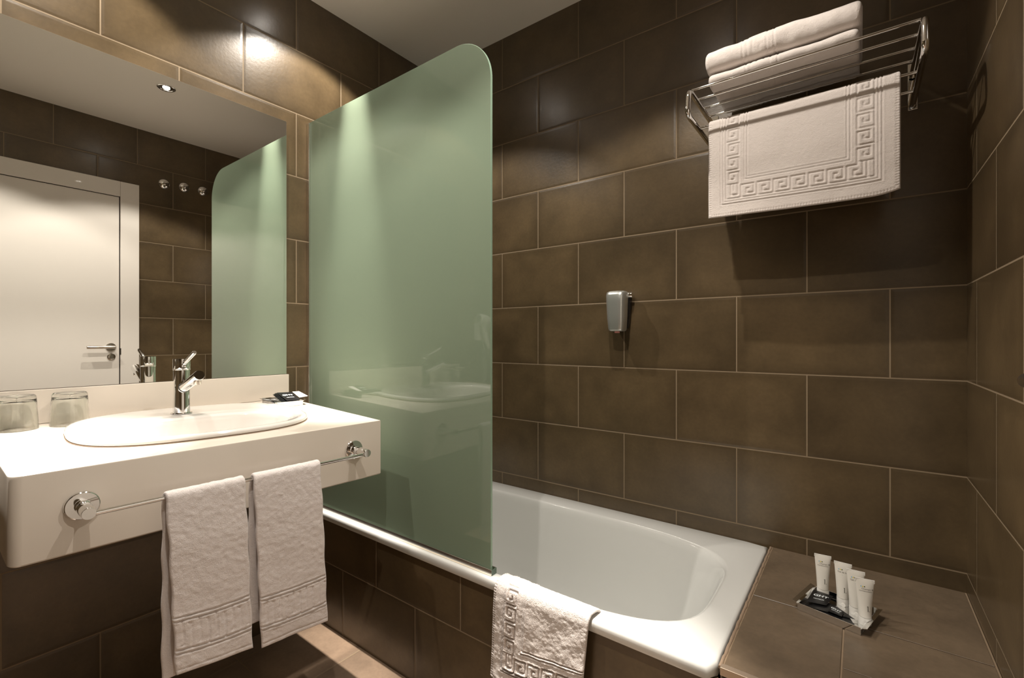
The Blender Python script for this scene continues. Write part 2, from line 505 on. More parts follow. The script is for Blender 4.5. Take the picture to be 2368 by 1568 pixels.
# ------------------------------------------------------------------ ceiling spots
def downlight(x, y, label):
    t = thing('downlight', label, 'ceiling light', (x, y, ZC), group='recessed ceiling spots')
    bm = bmesh.new()
    lathe(bm, [(.030, -.0005), (.0425, -.0005), (.043, -.003), (.040, -.005), (.033, -.005), (.030, -.003), (.030, -.0005)], (x, y, ZC), (0, 0, 1), 48, caps=False)
    obj('trim_ring', bm, M['chrome'], t)
    bm = bmesh.new()
    lathe(bm, [(.031, -.003), (.020, -.0008), (.016, -.0006), (.001, -.0006)], (x, y, ZC), (0, 0, 1), 48, caps=False)
    obj('reflector', bm, M['chrome'], t)
    bm = bmesh.new()
    lathe(bm, [(.0165, -.0010), (.0165, -.0032), (.012, -.0042), (0, -.0045)], (x, y, ZC), (0, 0, 1), 32)
    obj('bulb', bm, mat('bulb_glow', (1, .9, .8), .5, emit=LAMP_COL, es=45), t)
    for nm, pw, ang, bl in (('beam', P_BEAM, 23, 1.0), ('spill', P_SPILL, 114, .22)):
        l = bpy.data.lights.new(nm, 'SPOT'); l.energy = pw; l.color = LAMP_COL
        l.spot_size = math.radians(ang); l.spot_blend = bl; l.shadow_soft_size = .012
        o = bpy.data.objects.new(nm, l); COL.objects.link(o); o.parent = t; o.location = (0, 0, -.022)
downlight(*LAMPS[0], 'round chrome recessed ceiling spot reflected in the mirror, above the room side of the bath')
downlight(*LAMPS[1], 'round recessed ceiling spot above the vanity end next to the green glass screen')
downlight(*LAMPS[2], 'round recessed ceiling spot over the middle of the floor by the door')
downlight(*LAMPS[3], 'round recessed ceiling spot above the tumbler end of the vanity')

# ------------------------------------------------------------------ mirror
t = thing('wall_mirror', 'large frameless wall mirror above the vanity backsplash', 'mirror', (WL, .53, .982))
bm = bmesh.new(); box(bm, WL+.0005, WL+.0045, .13, .934, .9815, 1.982); obj('backing', bm, M['mirror_edge'], t, smooth=False)
bm = bmesh.new(); box(bm, WL+.0046, WL+.0052, .1305, .9335, .982, 1.9815); obj('mirror_glass', bm, M['mirror'], t, smooth=False)

# ------------------------------------------------------------------ vanity counter with backsplash
CT, CB = .8855, .7130
poly = [(-1.2305, .9373), (-1.8215, .9395), (-1.8215, .127)] + [(-1.2853+.0185*math.sin(a), .1455-.0185*math.cos(a)) for a in [PI/2*q/8 for q in range(9)]]
BC, BA = (-1.5496, .5363), -.1146        # basin rim centre, turn
def basin_ring(ax, ay, n, z, c=BC, a=BA, seg=96):
    out = []
    for k in range(seg):
        x, y = sup(2*PI*k/seg, ax, ay, n)
        out.append(Vector((c[0]+x*math.cos(a)-y*math.sin(a), c[1]+x*math.sin(a)+y*math.cos(a), z)))
    return out
def poly_hit(pl, c, ang):
    d_ = Vector((math.cos(ang), math.sin(ang))); c = Vector(c); best = None
    for i in range(len(pl)):
        a = Vector(pl[i]); b_ = Vector(pl[(i+1) % len(pl)]); e = b_-a
        den = d_.x*e.y-d_.y*e.x
        if abs(den) < 1e-12: continue
        tt = ((a.x-c.x)*e.y-(a.y-c.y)*e.x)/den; uu = ((a.x-c.x)*d_.y-(a.y-c.y)*d_.x)/den
        if tt > 0 and -1e-6 <= uu <= 1+1e-6 and (best is None or tt < best[0]): best = (tt, c+d_*tt)
    return best[1]
vanity = thing('vanity_counter', 'off-white wall-hung vanity counter with deep front apron and backsplash', 'vanity counter', (-1.53, .53, .688))
angs = sorted(set([round(2*PI*k/120, 5) for k in range(120)] + [round(math.atan2(p[1]-BC[1], p[0]-BC[0]) % (2*PI), 5) for p in poly]))
hole = basin_ring(.2020, .2620, 2.7, CT)
hp = [(v.x, v.y) for v in hole]
inner = [poly_hit(hp, BC, a) for a in angs]; outer = [poly_hit(poly, BC, a) for a in angs]
bev = .003
cc = Vector(BC)
shr = [o_-(o_-cc).normalized()*bev for o_ in outer]
bm = bmesh.new()
rings = [[(p.x, p.y, CT-.02) for p in inner], [(p.x, p.y, CT) for p in inner], [(p.x, p.y, CT) for p in shr],
         [((p.x*.3+q.x*.7), (p.y*.3+q.y*.7), CT-.0009) for p, q in zip(shr, outer)], [(p.x, p.y, CT-bev) for p in outer],
         [(p.x, p.y, CB+bev) for p in outer], [(p.x, p.y, CB) for p in shr]]
loft(bm, rings, caps=False)
bm.faces.new([v for v in [bm.verts.new((p.x, p.y, CB)) for p in shr]][::-1])
bmesh.ops.remove_doubles(bm, verts=bm.verts, dist=1e-5); lean(bm)
obj('countertop', bm, M['counter'], vanity, angle=25)
bm = bmesh.new(); box(bm, WL+.0005, WL+.0145, .135, .939, CT+.0008, .9805, .0012); obj('backsplash', bm, M['counter'], vanity, smooth=False)

# ------------------------------------------------------------------ basin
bas = thing('wash_basin', 'white oval drop-in ceramic basin set in the off-white counter', 'washbasin', (BC[0], BC[1], CT))
OC, OA = (-1.4652, .5166), -.1150
def mixring(p, t):   # between rim ellipse and bowl opening
    return [a*(1-t)+b_*t for a, b_ in zip(*p)]
def lerp(a, b_, t): return a*(1-t)+b_*t
bm = bmesh.new()
R = []
RAX, RAY = .2244, .2845
for dr, z in ((-.026, CT-.012), (-.026, CT+.0015), (-.0035, CT+.0015), (-.0004, CT+.004), (0, CT+.009), (-.003, CT+.0135), (-.009, CT+.0155), (-.016, CT+.0155)):
    R.append(basin_ring(RAX+dr, RAY+dr, 2.76, z))
e0 = basin_ring(RAX-.016, RAY-.016, 2.76, CT+.0155)
op = basin_ring(.1270, .2280, 2.66, CT+.0135, OC, OA)
for f, z in ((.2, .0140), (.6, .0133)): R.append([Vector((a.x*(1-f)+b_.x*f, a.y*(1-f)+b_.y*f, CT+z)) for a, b_ in zip(e0, op)])
R.append(op)
for ax, ay, z, n in ((.1235, .2245, CT+.0118, 2.66), (.1205, .2210, CT+.007, 2.66), (.1180, .2170, CT-.005, 2.6), (.1120, .208, CT-.035, 2.5), (.100, .188, CT-.075, 2.4), (.078, .146, CT-.105, 2.2), (.045, .078, CT-.118, 2), (.021, .021, CT-.121, 2)):
    R.append(basin_ring(ax, ay, n, z, OC, OA))
loft(bm, R, caps=False)
bmesh.ops.holes_fill(bm, edges=[e for e in bm.edges if e.is_boundary and all(v.co.z < CT-.1 for v in e.verts)])
lean(bm)
obj('basin_bowl', bm, M['ceramic'], bas, angle=60)
bm = bmesh.new(); lathe(bm, [(0, .0), (.031, 0), (.031, .003), (.024, .005), (.008, .004), (0, .004)], (OC[0], OC[1], CT-.1215)); lean(bm); obj('drain', bm, M['chrome'], bas)
bm = bmesh.new()
R = [basin_ring(RAX-.0005, RAY-.0005, 2.76, CT+.0002), basin_ring(RAX+.0005, RAY+.0005, 2.76, CT+.0002), basin_ring(RAX+.0005, RAY+.0005, 2.76, CT+.0018), basin_ring(RAX-.0025, RAY-.0025, 2.76, CT+.0022)]
loft(bm, R, caps=False); lean(bm); o = obj('sealant_bead', bm, M['silicone'], bas); o['label'] = 'yellowed sealant bead under the rim'

# ------------------------------------------------------------------ tap
FX, FY = -1.6611, .5286
FZ = ct(FX)+.0135
tap = thing('basin_tap', 'chrome single-lever basin mixer tap at the back of the basin', 'tap', (FX, FY, FZ))
bm = bmesh.new()
lathe(bm, [(0, 0), (.0268, 0), (.0278, .0015), (.0268, .0036), (.0228, .0042), (.0224, .02), (.0216, .06), (.0210, .120), (.0214, .1325), (.0214, .1335), (0, .1335)], (FX, FY, FZ), seg=64)
obj('tap_body', bm, M['chrome'], tap)
bm = bmesh.new()
lathe(bm, [(0, .1355), (.0216, .1355), (.0222, .1370), (.0222, .1650), (.0216, .1670), (.0140, .1682), (0, .1682)], (FX, FY, FZ), seg=64)
obj('tap_cap', bm, M['chrome'], tap)
bm = bmesh.new()
lathe(bm, [(0, .1334), (.0226, .1334), (.0230, .1345), (.0226, .1356), (0, .1356)], (FX, FY, FZ), seg=48); obj('cap_ring', bm, M['alu'], tap)
bm = bmesh.new()
tube(bm, [(FX+.020, FY, FZ+.1500), (FX+.030, FY, FZ+.1560), (FX+.099, FY, FZ+.1870), (FX+.103, FY, FZ+.1888)], [.0044, .0050, .0062, .0048], 24)
lathe(bm, [(0, 0), (.0060, .0), (.0066, .003), (.0060, .006), (0, .0075)], (FX+.0200, FY, FZ+.149), (1, 0, 0), 20)
obj('lever', bm, M['chrome'], tap)
sp0 = Vector((FX+.006, FY, FZ+.075)); sp1 = Vector((-1.5237, FY, 1.0160)); dd = (sp1-sp0).normalized()
bm = bmesh.new(); tube(bm, [sp0, sp0+dd*.02, sp1-dd*.002, sp1], [.0148, .0146, .0142, .0134], 40)
obj('spout', bm, M['chrome'], tap)
bm = bmesh.new(); tube(bm, [sp0+dd*.0165, sp0+dd*.0195], [.0156, .0156], 40); obj('spout_gasket', bm, M['rubber'], tap)
bm = bmesh.new(); lathe(bm, [(0, 0), (.0088, 0), (.0094, .002), (.0094, .012), (.0065, .014), (0, .014)], sp1-dd*.017+Vector((.001, 0, -.0215)), (.15, 0, 1), 28)
obj('aerator', bm, M['steel'], tap)

# ------------------------------------------------------------------ tumblers, upside down
def tumbler(x, y, label):
    t = thing('glass_tumbler', label, 'drinking glass', (x, y, ct(x)))
    bm = bmesh.new()
    pr = [(.0412, .0), (.0412, .0012), (.0405, .020), (.0390, .048), (.0372, .074), (.0366, .081), (.0358, .0855), (.0335, .0880), (.029, .0885), (.0005, .0875),
          (.0005, .0765), (.026, .0758), (.0325, .0735), (.0350, .067), (.0372, .045), (.0390, .018), (.0396, .001), (.0400, 0)]
    lathe(bm, pr, (x, y, CT+.0008), seg=64, caps=False)
    for f in bm.faces: pass
    bmesh.ops.bridge_loops(bm, edges=[e for e in bm.edges if e.is_boundary and e.verts[0].co.z < CT+.01])
    bmesh.ops.remove_doubles(bm, verts=bm.verts, dist=2e-5); lean(bm)
    o = obj('glass_body', bm, M['glass'], t)
    return t
tumbler(-1.7545, .2935, 'clear glass tumbler standing upside down, the one nearer the tap')
tumbler(-1.7620, .1925, 'clear glass tumbler standing upside down, cut by the left edge of the photo')

# ------------------------------------------------------------------ towel bar on the apron
A0 = Vector((-1.2665, .150, 0)); A1 = Vector((-1.2305, .9373, 0))
AD = (A1-A0).normalized(); AN = Vector((AD.y, -AD.x, 0))
def apron(s, n, z): p = A0+AD*s+AN*n; return (p.x, p.y, z)
BZ = .7800; B0, B1, BN = .079, .6915, .068
bar = thing('towel_bar', 'chrome towel bar on the front of the vanity counter', 'towel rail', apron(.36, .03, BZ))
for k, s in enumerate((B0, B1)):
    bm = bmesh.new()
    lathe(bm, [(0, .0003), (.0275, .0003), (.0285, .0015), (.0275, .0065), (.0260, .0078), (.013, .0085), (.0125, .016), (.0112, .0175), (.0112, .024),
               (.0122, .026), (.0125, .045), (.0115, .074), (.0108, .0755), (0, .0755)], apron(s, 0, BZ+.003), AN, 48)
    obj('post', bm, M['chrome'], bar)
bm = bmesh.new(); tube(bm, [apron(B0, BN, BZ), apron(B1, BN, BZ)], .0048, 20); obj('rail', bm, M['chrome'], bar)

def hand_towel(s0, W, zf, zb, label, seed, tilt, back_shift):
    r = .0048+.0052
    pth = [(-r-.006, zb), (-r-.002, BZ-.09), (-r, BZ-.01)]
    for k in range(9):
        a = PI-PI*k/8; pth.append((r*math.cos(a), BZ+r*math.sin(a)))
    pth += [(r+.001, BZ-.015), (r+.004, BZ-.1), (r+.003, zf)]
    # path must run back -> over -> front with outward normals
    def wob(u, s, Lt):
        k = np.clip((s-.35*Lt)/(.65*Lt), 0, 1)
        return .0026*noise2(u, s, seed, 9)*k + .004*k*np.sin(u/W*2.4+seed)*k
    def shift(u, s, Lt):
        f = np.clip(s/Lt, 0, 1)
        back = np.clip(1-f/.47, 0, 1)
        return (-back_shift*back + .018*np.clip(f-.5, 0, 1)*2 + .0012*np.sin(s*60+seed), tilt*(u/W-.5)*np.clip((f-.5)*2, 0, 1))
    o = apron(s0, BN, 0)
    bm = drape(pth, W, .0085, (o[0], o[1], 0), AD, AN, hfn=hand_relief(W), wob=wob, shift=shift, ds=.0024, du=.0024)
    ob = obj('hand_towel', bm, M['terry'], angle=180, origin=(o[0], o[1], zf))
    return tag(ob, label, 'towel', 'white hand towels on the vanity bar')
hand_towel(.1985, .157, .387, .380, 'left one of two white hand towels on the vanity bar, nearer the tumblers', 1, -.022, .000)
hand_towel(.3745, .170, .358, .418, 'right one of two white hand towels on the vanity bar, nearer the green screen', 4, -.010, .010)

# ------------------------------------------------------------------ bath tub
TX0, TX1, TY0, TY1, TZ = WL+.001, -.2365, 1.003, WB-.001, .446
tub = thing('bathtub', 'white built-in bathtub along the tiled back wall', 'bathtub', (-1.03, 1.36, 0))
SEG = 160
TC = (-1.0, 1.335)
def rrect(x0, x1, y0, y1, z, rad, c=TC):
    pl = []
    for (cx_, cy_, a0) in ((x1-rad, y1-rad, 0), (x0+rad, y1-rad, PI/2), (x0+rad, y0+rad, PI), (x1-rad, y0+rad, 1.5*PI)):
        for k in range(7):
            a = a0+PI/2*k/6; pl.append((cx_+rad*math.cos(a), cy_+rad*math.sin(a)))
    return [(*poly_hit(pl, c, 2*PI*(k+.37)/SEG), z) for k in range(SEG)]
def tsup(ax0, ax1, ay, n, z, cy_=1.333, cx_=-1.0):
    out = []
    for k in range(SEG):
        a = 2*PI*(k+.37)/SEG
        # cast against a densely sampled superellipse
        out.append(a)
    pl = []
    for k in range(240):
        t_ = 2*PI*k/240; c, s = math.cos(t_), math.sin(t_)
        x = math.copysign(abs(c)**(2/n), c); x *= ax1 if c > 0 else ax0
        pl.append((cx_+x, cy_+math.copysign(abs(s)**(2/n), s)*ay))
    return [(*poly_hit(pl, TC, a), z) for a in out]
bm = bmesh.new()
R = [rrect(TX0, TX1, TY0+.002, TY1, TZ-.0285, .008), rrect(TX0, TX1, TY0, TY1, TZ-.026, .010), rrect(TX0, TX1, TY0, TY1, TZ-.010, .010), rrect(TX0+.002, TX1-.002, TY0+.0012, TY1-.002, TZ-.0045, .012),
     rrect(TX0+.004, TX1-.004, TY0+.0042, TY1-.005, TZ-.0012, .014), rrect(TX0+.01, TX1-.01, TY0+.009, TY1-.01, TZ, .018),
     tsup(.722, .700, .294, 4.1, TZ-.0005), tsup(.716, .693, .288, 4.1, TZ-.003), tsup(.709, .687, .282, 4.0, TZ-.011), tsup(.700, .678, .277, 3.9, TZ-.03), tsup(.690, .655, .270, 3.6, TZ-.10),
     tsup(.675, .620, .258, 3.4, TZ-.20), tsup(.655, .575, .245, 3.2, TZ-.29), tsup(.625, .53, .222, 3.0, TZ-.345), tsup(.58, .48, .185, 2.8, TZ-.375), tsup(.4, .32, .12, 2.4, TZ-.385), tsup(.1, .1, .04, 2, TZ-.388)]
loft(bm, R, caps=False)
es = [e for e in bm.edges if e.is_boundary and e.verts[0].co.z < .2]
bmesh.ops.holes_fill(bm, edges=es)
obj('tub_shell', bm, M['enamel'], tub, angle=70)
bm = bmesh.new(); lathe(bm, [(0, 0), (.035, 0), (.035, .003), (.027, .005), (0, .005)], (-1.5, 1.335, TZ-.3765)); obj('drain', bm, M['chrome'], tub)

bm = bmesh.new(); box(bm, WL, TX1+.001, 1.015, 1.030, .0, TZ-.030)
o = obj('front_panel', bm, M['tile_panel'], tub, smooth=False, origin=(0, 0, 0)); o['label'] = 'brown tiled front panel'

# ------------------------------------------------------------------ tiled ledge at the end of the bath
LX0 = -.2335
led = thing('tiled_ledge', 'brown tiled ledge at the foot of the bathtub', 'ledge', (0, 1.36, 0))
ZS = .446
bm = bmesh.new(); box(bm, LX0+.003, WR-.0008, 1.026, WB-.0008, 0, ZS-.002); obj('core', bm, M['grout'], led, smooth=False)
def slab(x0, x1, y0, y1):
    box(bm, x0, x1, y0, y1, ZS-.0019, ZS, .0007, 1)
bm = bmesh.new()
slab(LX0+.009, WR-.005, 1.3597, WB-.005)
slab(LX0+.009, -.0318, 1.032, 1.3563)
slab(-.0282, WR-.005, 1.1667, 1.3563)
slab(-.0282, WR-.005, 1.032, 1.1633)
obj('top_tiles', bm, M['tile_plain'], led, smooth=False)
bm = bmesh.new()
box(bm, LX0+.005, -.035, 1.0175, 1.0258, .0, ZS-.020); box(bm, -.030, WR-.0008, 1.0175, 1.0258, .0, ZS-.020); obj('front_tiles', bm, M['tile_plain'], led, smooth=False)
bm = bmesh.new()
box(bm, LX0+.004, WR-.0008, 1.0165, 1.0315, ZS-.0155, ZS+.0008, .001)
o = obj('edge_trim', bm, M['trim'], led, smooth=False); o['label'] = 'beige metal edge strip along the front of the ledge'
bm = bmesh.new()
pts = []
for k in range(60):
    y = 1.022+(WB-.006-1.022)*k/59; pts.append((LX0+.0028+.0008*math.sin(k*1.7)*math.sin(k*.31), y, ZS-.0028+.0004*math.sin(k*.9)))
tube(bm, pts, [.0036+.0005*math.sin(k*2.1)*math.cos(k*.7) for k in range(60)], 10)
o = obj('sealant_bead', bm, M['silicone'], led); o['label'] = 'brownish sealant bead between bath and ledge'

# ------------------------------------------------------------------ glass bath screen
scr = thing('glass_screen', 'tall frosted green glass bath screen with a rounded top corner', 'shower screen', (-1.33, 1.03, TZ))
gx0, gx1, gz0, gz1, gr = WL+.012, -.845, TZ+.006, 2.010, .140
def screen_outline(inset=0):
    pl = [(gx0+inset, gz0), (gx0+inset, gz1-inset)]
    for k in range(25):
        a = PI/2-PI/2*k/24
        pl.append((gx1-gr+(gr-inset)*math.cos(a), gz1-gr+(gr-inset)*math.sin(a)))
    pl.append((gx1-inset, gz0)); return pl
ol = screen_outline(.0012)
bm = bmesh.new()
for y in (1.026, 1.034):
    vs_ = [bm.verts.new((x, y, z)) for x, z in ol]; bm.faces.new(vs_)
bm.faces.ensure_lookup_table()
obj('pane', bm, M['frost'], scr, smooth=False)
bm = bmesh.new()
o2 = screen_outline(0)
R = [[(x, 1.0262, z) for x, z in ol], [(x, 1.0272, z) for x, z in o2], [(x, 1.0328, z) for x, z in o2], [(x, 1.0338, z) for x, z in ol]]
loft(bm, R, caps=False, closed=False)
o = obj('polished_edge', bm, M['glass_edge'], scr); o['label'] = 'polished green glass edge'
bm = bmesh.new()
box(bm, WL+.004, -.8365, 1.0185, 1.0215, TZ-.0002, TZ+.0165, .0006, 1)
box(bm, WL+.004, -.8365, 1.0385, 1.0415, TZ-.0002, TZ+.0165, .0006, 1)
box(bm, WL+.004, -.8365, 1.0205, 1.0395, TZ-.0002, TZ+.004, .0004, 1)
obj('bottom_channel', bm, M['alu'], scr, smooth=False)
bm = bmesh.new(); box(bm, -.8372, -.8362, 1.0187, 1.0413, TZ, TZ+.0160, .0003, 1); obj('channel_end', bm, M['end_cap'], scr, smooth=False)
bm = bmesh.new()
box(bm, WL+.0005, WL+.0190, 1.0190, 1.0258, TZ+.017, 2.006, .001, 1)
box(bm, WL+.0005, WL+.0190, 1.0342, 1.0410, TZ+.017, 2.006, .001, 1)
obj('wall_profile', bm, M['alu'], scr, smooth=False)
bm = bmesh.new(); tube(bm, [(WL+.005, 1.0175, TZ+.0007), (-.838, 1.0175, TZ+.0007)], .0016, 8); obj('sealant_line', bm, M['cream_sil'], scr)

# ------------------------------------------------------------------ bath mat over the tub rim
def rim_mat():
    W = .292
    yf = TY0-.007; zt = TZ+.0065
    # n measured outward (towards the room, -Y)
    pth = [(-.062, .33), (-.060, .42), (-.056, zt-.014), (-.045, zt+.001), (-.03, zt+.003), (-.012, zt+.002), (-.001, zt-.006), (.0035, zt-.02), (.005, .36), (.006, .28), (.008, .192)]
    def wob(u, s, Lt):
        k = np.clip((s-.28*Lt)/(.72*Lt), 0, 1)
        return .004*noise2(u, s, 11, 11)*k+.007*k*k*np.sin(u/W*3.0)
    def shift(u, s, Lt):
        k = np.clip((s-.3*Lt)/(.7*Lt), 0, 1)
        return (-.012*k-.010*k*(u/W), .052*k*np.clip(u/W-.15, 0, 1)**1.3)
    rel = mat_relief(W, 1, both=False, depth=.0044, cell=.044, m0=.042)
    def h(u, s, Lt): return rel(u, s, Lt)+.0014*noise2(u, s, 3, 34)*np.clip(s/Lt*2-.5,0,1)+.0004*noise2(u, s, 8, 160)
    bm = drape(pth, W, .009, (-.803, yf, 0), (1, 0, 0), (0, -1, 0), hfn=h, wob=wob, shift=shift, ds=.0022, du=.0022)
    o = obj('bath_mat', bm, M['terry_loop'], angle=180, origin=(-.66, yf, .2))
    return tag(o, 'white terry bath mat with a key-pattern border hung over the bathtub rim', 'bath mat')
rim_mat()

# ------------------------------------------------------------------ chrome towel rack on the back wall
RX0, RX1 = -.402, .118
ZT, ZL = 1.853, 1.779
rack = thing('towel_rack', 'chrome wire towel rack high on the tiled back wall', 'towel rack', (-.14, WB, ZL))
for x in (RX0, RX1):
    s = -1 if x == RX0 else 1
    bm = bmesh.new()
    loop = fillet([(x, WB-.010, ZT), (x, 1.400, ZT+.001), (x, 1.392, ZL+.006), (x, 1.405, ZL-.004), (x, WB-.010, ZL-.006)], .03, 8)
    tube(bm, loop, .0075, 16)
    obj('side_loop', bm, M['chrome'], rack)
    bm = bmesh.new()
    box(bm, x-.010, x+.012, WB-.0035, WB-.0003, ZL-.018, ZT+.038, .001, 1)
    obj('wall_plate', bm, M['chrome'], rack)
    bm = bmesh.new()
    lathe(bm, [(0, 0), (.008, 0), (.0085, .002), (.006, .006), (0, .007)], (x, WB-.0035, ZL-.008), (0, -1, 0), 20)
    obj('screw_cap', bm, M['chrome'], rack)
for y, z in ((1.415, ZT+.001), (1.480, ZT+.001), (1.545, ZT+.001), (1.612, ZT+.001)):
    bm = bmesh.new(); tube(bm, [(RX0, y, z), (RX1, y, z)], .0036, 14); obj('bar', bm, M['chrome'], rack)
for y, z in ((1.508, ZL-.003), (1.612, ZL-.006)):
    bm = bmesh.new(); tube(bm, [(RX0, y, z), (RX1, y, z)], .0042, 14); obj('lower_bar', bm, M['chrome'], rack)

def rack_mat():
    W = .452; zb = ZL-.003; r = .0042+.0045
    pth = [(-r-.004, 1.52), (-r-.003, 1.60), (-r-.001, 1.70), (-r, zb-.008)]
    for k in range(9):
        a = PI-PI*k/8; pth.append((r*math.cos(a), zb+r*math.sin(a)))
    pth += [(r+.001, zb-.02), (r+.003, 1.65), (r+.002, 1.56), (r-.001, 1.4885)]
    def wob(u, s, Lt):
        k = np.clip((s-.5*Lt)/(.5*Lt), 0, 1)
        return .0022*noise2(u, s, 21, 9)*k+.003*k*np.sin(u/W*4.0+1)*k
    def shift(u, s, Lt):
        k = np.clip((s-.5*Lt)/(.5*Lt), 0, 1)
        edge = np.clip((u/W-.86)/.14, 0, 1)
        return (.000*u, k*(-.004*(u/W)+.010*edge**2-.003*np.sin(u/W*PI)))
    bm = drape(pth, W, .0085, (-.3705, 1.508, 0), (1, 0, 0), (0, -1, 0), hfn=mat_relief(W, 1, depth=.0024), wob=wob, shift=shift)
    o = obj('bath_mat', bm, M['terry_soft'], angle=180, origin=(-.145, 1.5, 1.489))
    return tag(o, 'white bath mat with a full key-pattern border hanging from the towel rack', 'bath mat')
rack_mat()

def folded_towel(name, x0, x1, yf, yb, z0, z1, rf, seed, label, belly=0):
    """a folded bath towel: soft rounded block with a fold at the front and the border band over it"""
    nu, nv = 150, 110
    prof = []
    h = z1-z0; zc = (z0+z1)/2
    # closed profile (y, z), front fold rounded
    pts = [(yb, z0+.006)]
    pts += [(yf+rf*1.3, z0)]
    for k in range(1, 14):
        a = -PI/2-PI*k/14
        pts.append((yf+rf+rf*math.cos(a)*1.0, zc+h/2*math.sin(a)))
    pts += [(yf+rf*1.3, z1), (yb, z1-.004)]
    for k in range(1, 7):
        a = PI/2-PI*k/7
        pts.append((yb+.012*math.cos(a), zc+(h/2-.005)*math.sin(a)))
    P = np.array(pts+[pts[0]]); seg = np.hypot(*np.diff(P, axis=0).T); s = np.r_[0, seg.cumsum()]
    t_ = np.linspace(0, s[-1], nv+1)[:-1]
    Y = np.interp(t_, s, P[:, 0]); Z = np.interp(t_, s, P[:, 1])
    for _ in range(2):
        Y = (np.roll(Y, 1)+2*Y+np.roll(Y, -1))/4; Z = (np.roll(Z, 1)+2*Z+np.roll(Z, -1))/4
    rg = np.random.default_rng(seed)
    rings = []
    W = x1-x0
    ty = np.roll(Y, -1)-np.roll(Y, 1); tz = np.roll(Z, -1)-np.roll(Z, 1); ln = np.hypot(ty, tz)+1e-9
    ny, nz = tz/ln, -ty/ln
    cy_, cz_ = Y.mean(), zc
    sgn = np.sign(((Y-cy_)*ny+(Z-cz_)*nz).sum()); ny, nz = ny*sgn, nz*sgn
    for i in range(nu+1):
        u = W*i/nu
        d_ = min(u, W-u); q = min(d_/.012, 1); e = math.sqrt(max(0, 1-(1-q)**2))
        hh = np.zeros(nv)
        for c in (.100, .178): hh += relief(np.abs(np.full(nv, u)-c), .0020)
        if .108 < u < .170:
            hh += .8*relief(key_d(t_/.062+.4, np.full(nv, (u-.112)/.056))*.056, .0022)
        hh *= .0013
        nz_ = noise2(np.full(nv, u), t_, seed, 16)*.0022
        off = hh+nz_+belly*math.sin(PI*i/nu)*np.maximum(nz, 0)
        yy = (Y-cy_)*(.9+.1*e)+cy_; zz = (Z-cz_)*(.55+.45*e)+cz_
        xx = x0+u
        rings.append([(xx, yy[j]+ny[j]*off[j], max(zz[j]+nz[j]*off[j], z0)) for j in range(nv)])
    bm = bmesh.new(); loft(bm, rings)
    o = obj(name, bm, M['terry_soft'], angle=180, origin=((x0+x1)/2, (yf+yb)/2, z0))
    return tag(o, label, 'towel', 'folded bath towels stacked on the rack')
folded_towel('bath_towel', -.355, .000, 1.425, 1.645, ZT+.0055, ZT+.042, .030, 31, 'white folded bath towel lying directly on the rack bars, bottom of the stack')
folded_towel('bath_towel', -.362, .006, 1.415, 1.655, ZT+.0445, ZT+.104, .024, 32, 'white folded bath towel, top of the stack on the rack', .006)

# ------------------------------------------------------------------ soap dispenser
dx, dy = -.738, WB
dis = thing('soap_dispenser', 'small silver wall dispenser on the tiled back wall', 'soap dispenser', (dx, dy, 1.15))
def dring(hw, y0, y1, z, n=4, cx_=dx, seg=40):
    out = []
    for k in range(seg):
        x, y = sup(2*PI*k/seg, hw, (y1-y0)/2, n); out.append((cx_+x, (y0+y1)/2+y, z))
    return out
bm = bmesh.new()
R = [dring(.022, WB-.078, WB-.034, 1.149), dring(.0285, WB-.083, WB-.032, 1.1515), dring(.031, WB-.086, WB-.031, 1.158), dring(.034, WB-.091, WB-.030, 1.20), dring(.0365, WB-.094, WB-.029, 1.26), dring(.0375, WB-.094, WB-.028, 1.285),
     dring(.036, WB-.090, WB-.028, 1.2965), dring(.030, WB-.080, WB-.030, 1.301), dring(.018, WB-.065, WB-.034, 1.3025)]
loft(bm, R); obj('front_cover', bm, M['silver'], dis, angle=50)
bm = bmesh.new()
R = [dring(.026, WB-.032, WB-.004, 1.160, 5), dring(.032, WB-.036, WB-.002, 1.20, 5), dring(.0375, WB-.040, WB-.001, 1.27, 5), dring(.036, WB-.038, WB-.001, 1.297, 5)]
loft(bm, R); obj('back_body', bm, M['black'], dis, angle=50)
bm = bmesh.new()
lathe(bm, [(0, -.047), (.010, -.047), (.0115, -.044), (.0115, .044), (.010, .048), (0, .048)], (dx, WB-.030, 1.288), (1, 0, 0), 28)
obj('hinge_pin', bm, M['chrome'], dis)
bm = bmesh.new(); box(bm, dx-.007, dx+.009, WB-.070, WB-.056, 1.143, 1.152, .001, 1); o = obj('nozzle', bm, M['pink'], dis); o['label'] = 'pink nozzle tip under the dispenser'

# ------------------------------------------------------------------ trays
def tray(loc, rz, w_, d_, label, h=.018, ty=0):
    t = thing('metal_tray', label, 'tray', loc, rz, ty=ty)
    bm = bmesh.new()
    box(bm, 0, w_, 0, d_, .0004, .0016); obj('tray_base', bm, M['chrome'], t, smooth=False, local=True)
    for k, y in enumerate((0, d_-.0014)):
        bm = bmesh.new(); box(bm, 0, w_, y, y+.0014, .0016, h, .0004, 1); obj('long_side', bm, M['chrome'], t, smooth=False, local=True)
    for k, (xa, xb) in enumerate(((.0, -.012), (w_, w_+.012))):
        bm = bmesh.new()
        pf = [(xa, .0016), (xa, h-.004), (xa+(xb-xa)*.25, h-.0005), (xb, h+.0025)]
        top = [(x, 0, z) for x, z in pf]; R = []
        th = .0013
        R.append([(x, .0015, z) for x, z in pf]+[(x, .0015, z-th) for x, z in pf[::-1]])
        R.append([(x, d_-.0015, z) for x, z in pf]+[(x, d_-.0015, z-th) for x, z in pf[::-1]])
        loft(bm, R); obj('end_flange', bm, M['chrome'], t, smooth=False, local=True)
    return t
TR = (-.1241, 1.3495, ZS); TRA = math.atan2(1.3169-1.3495, .126)
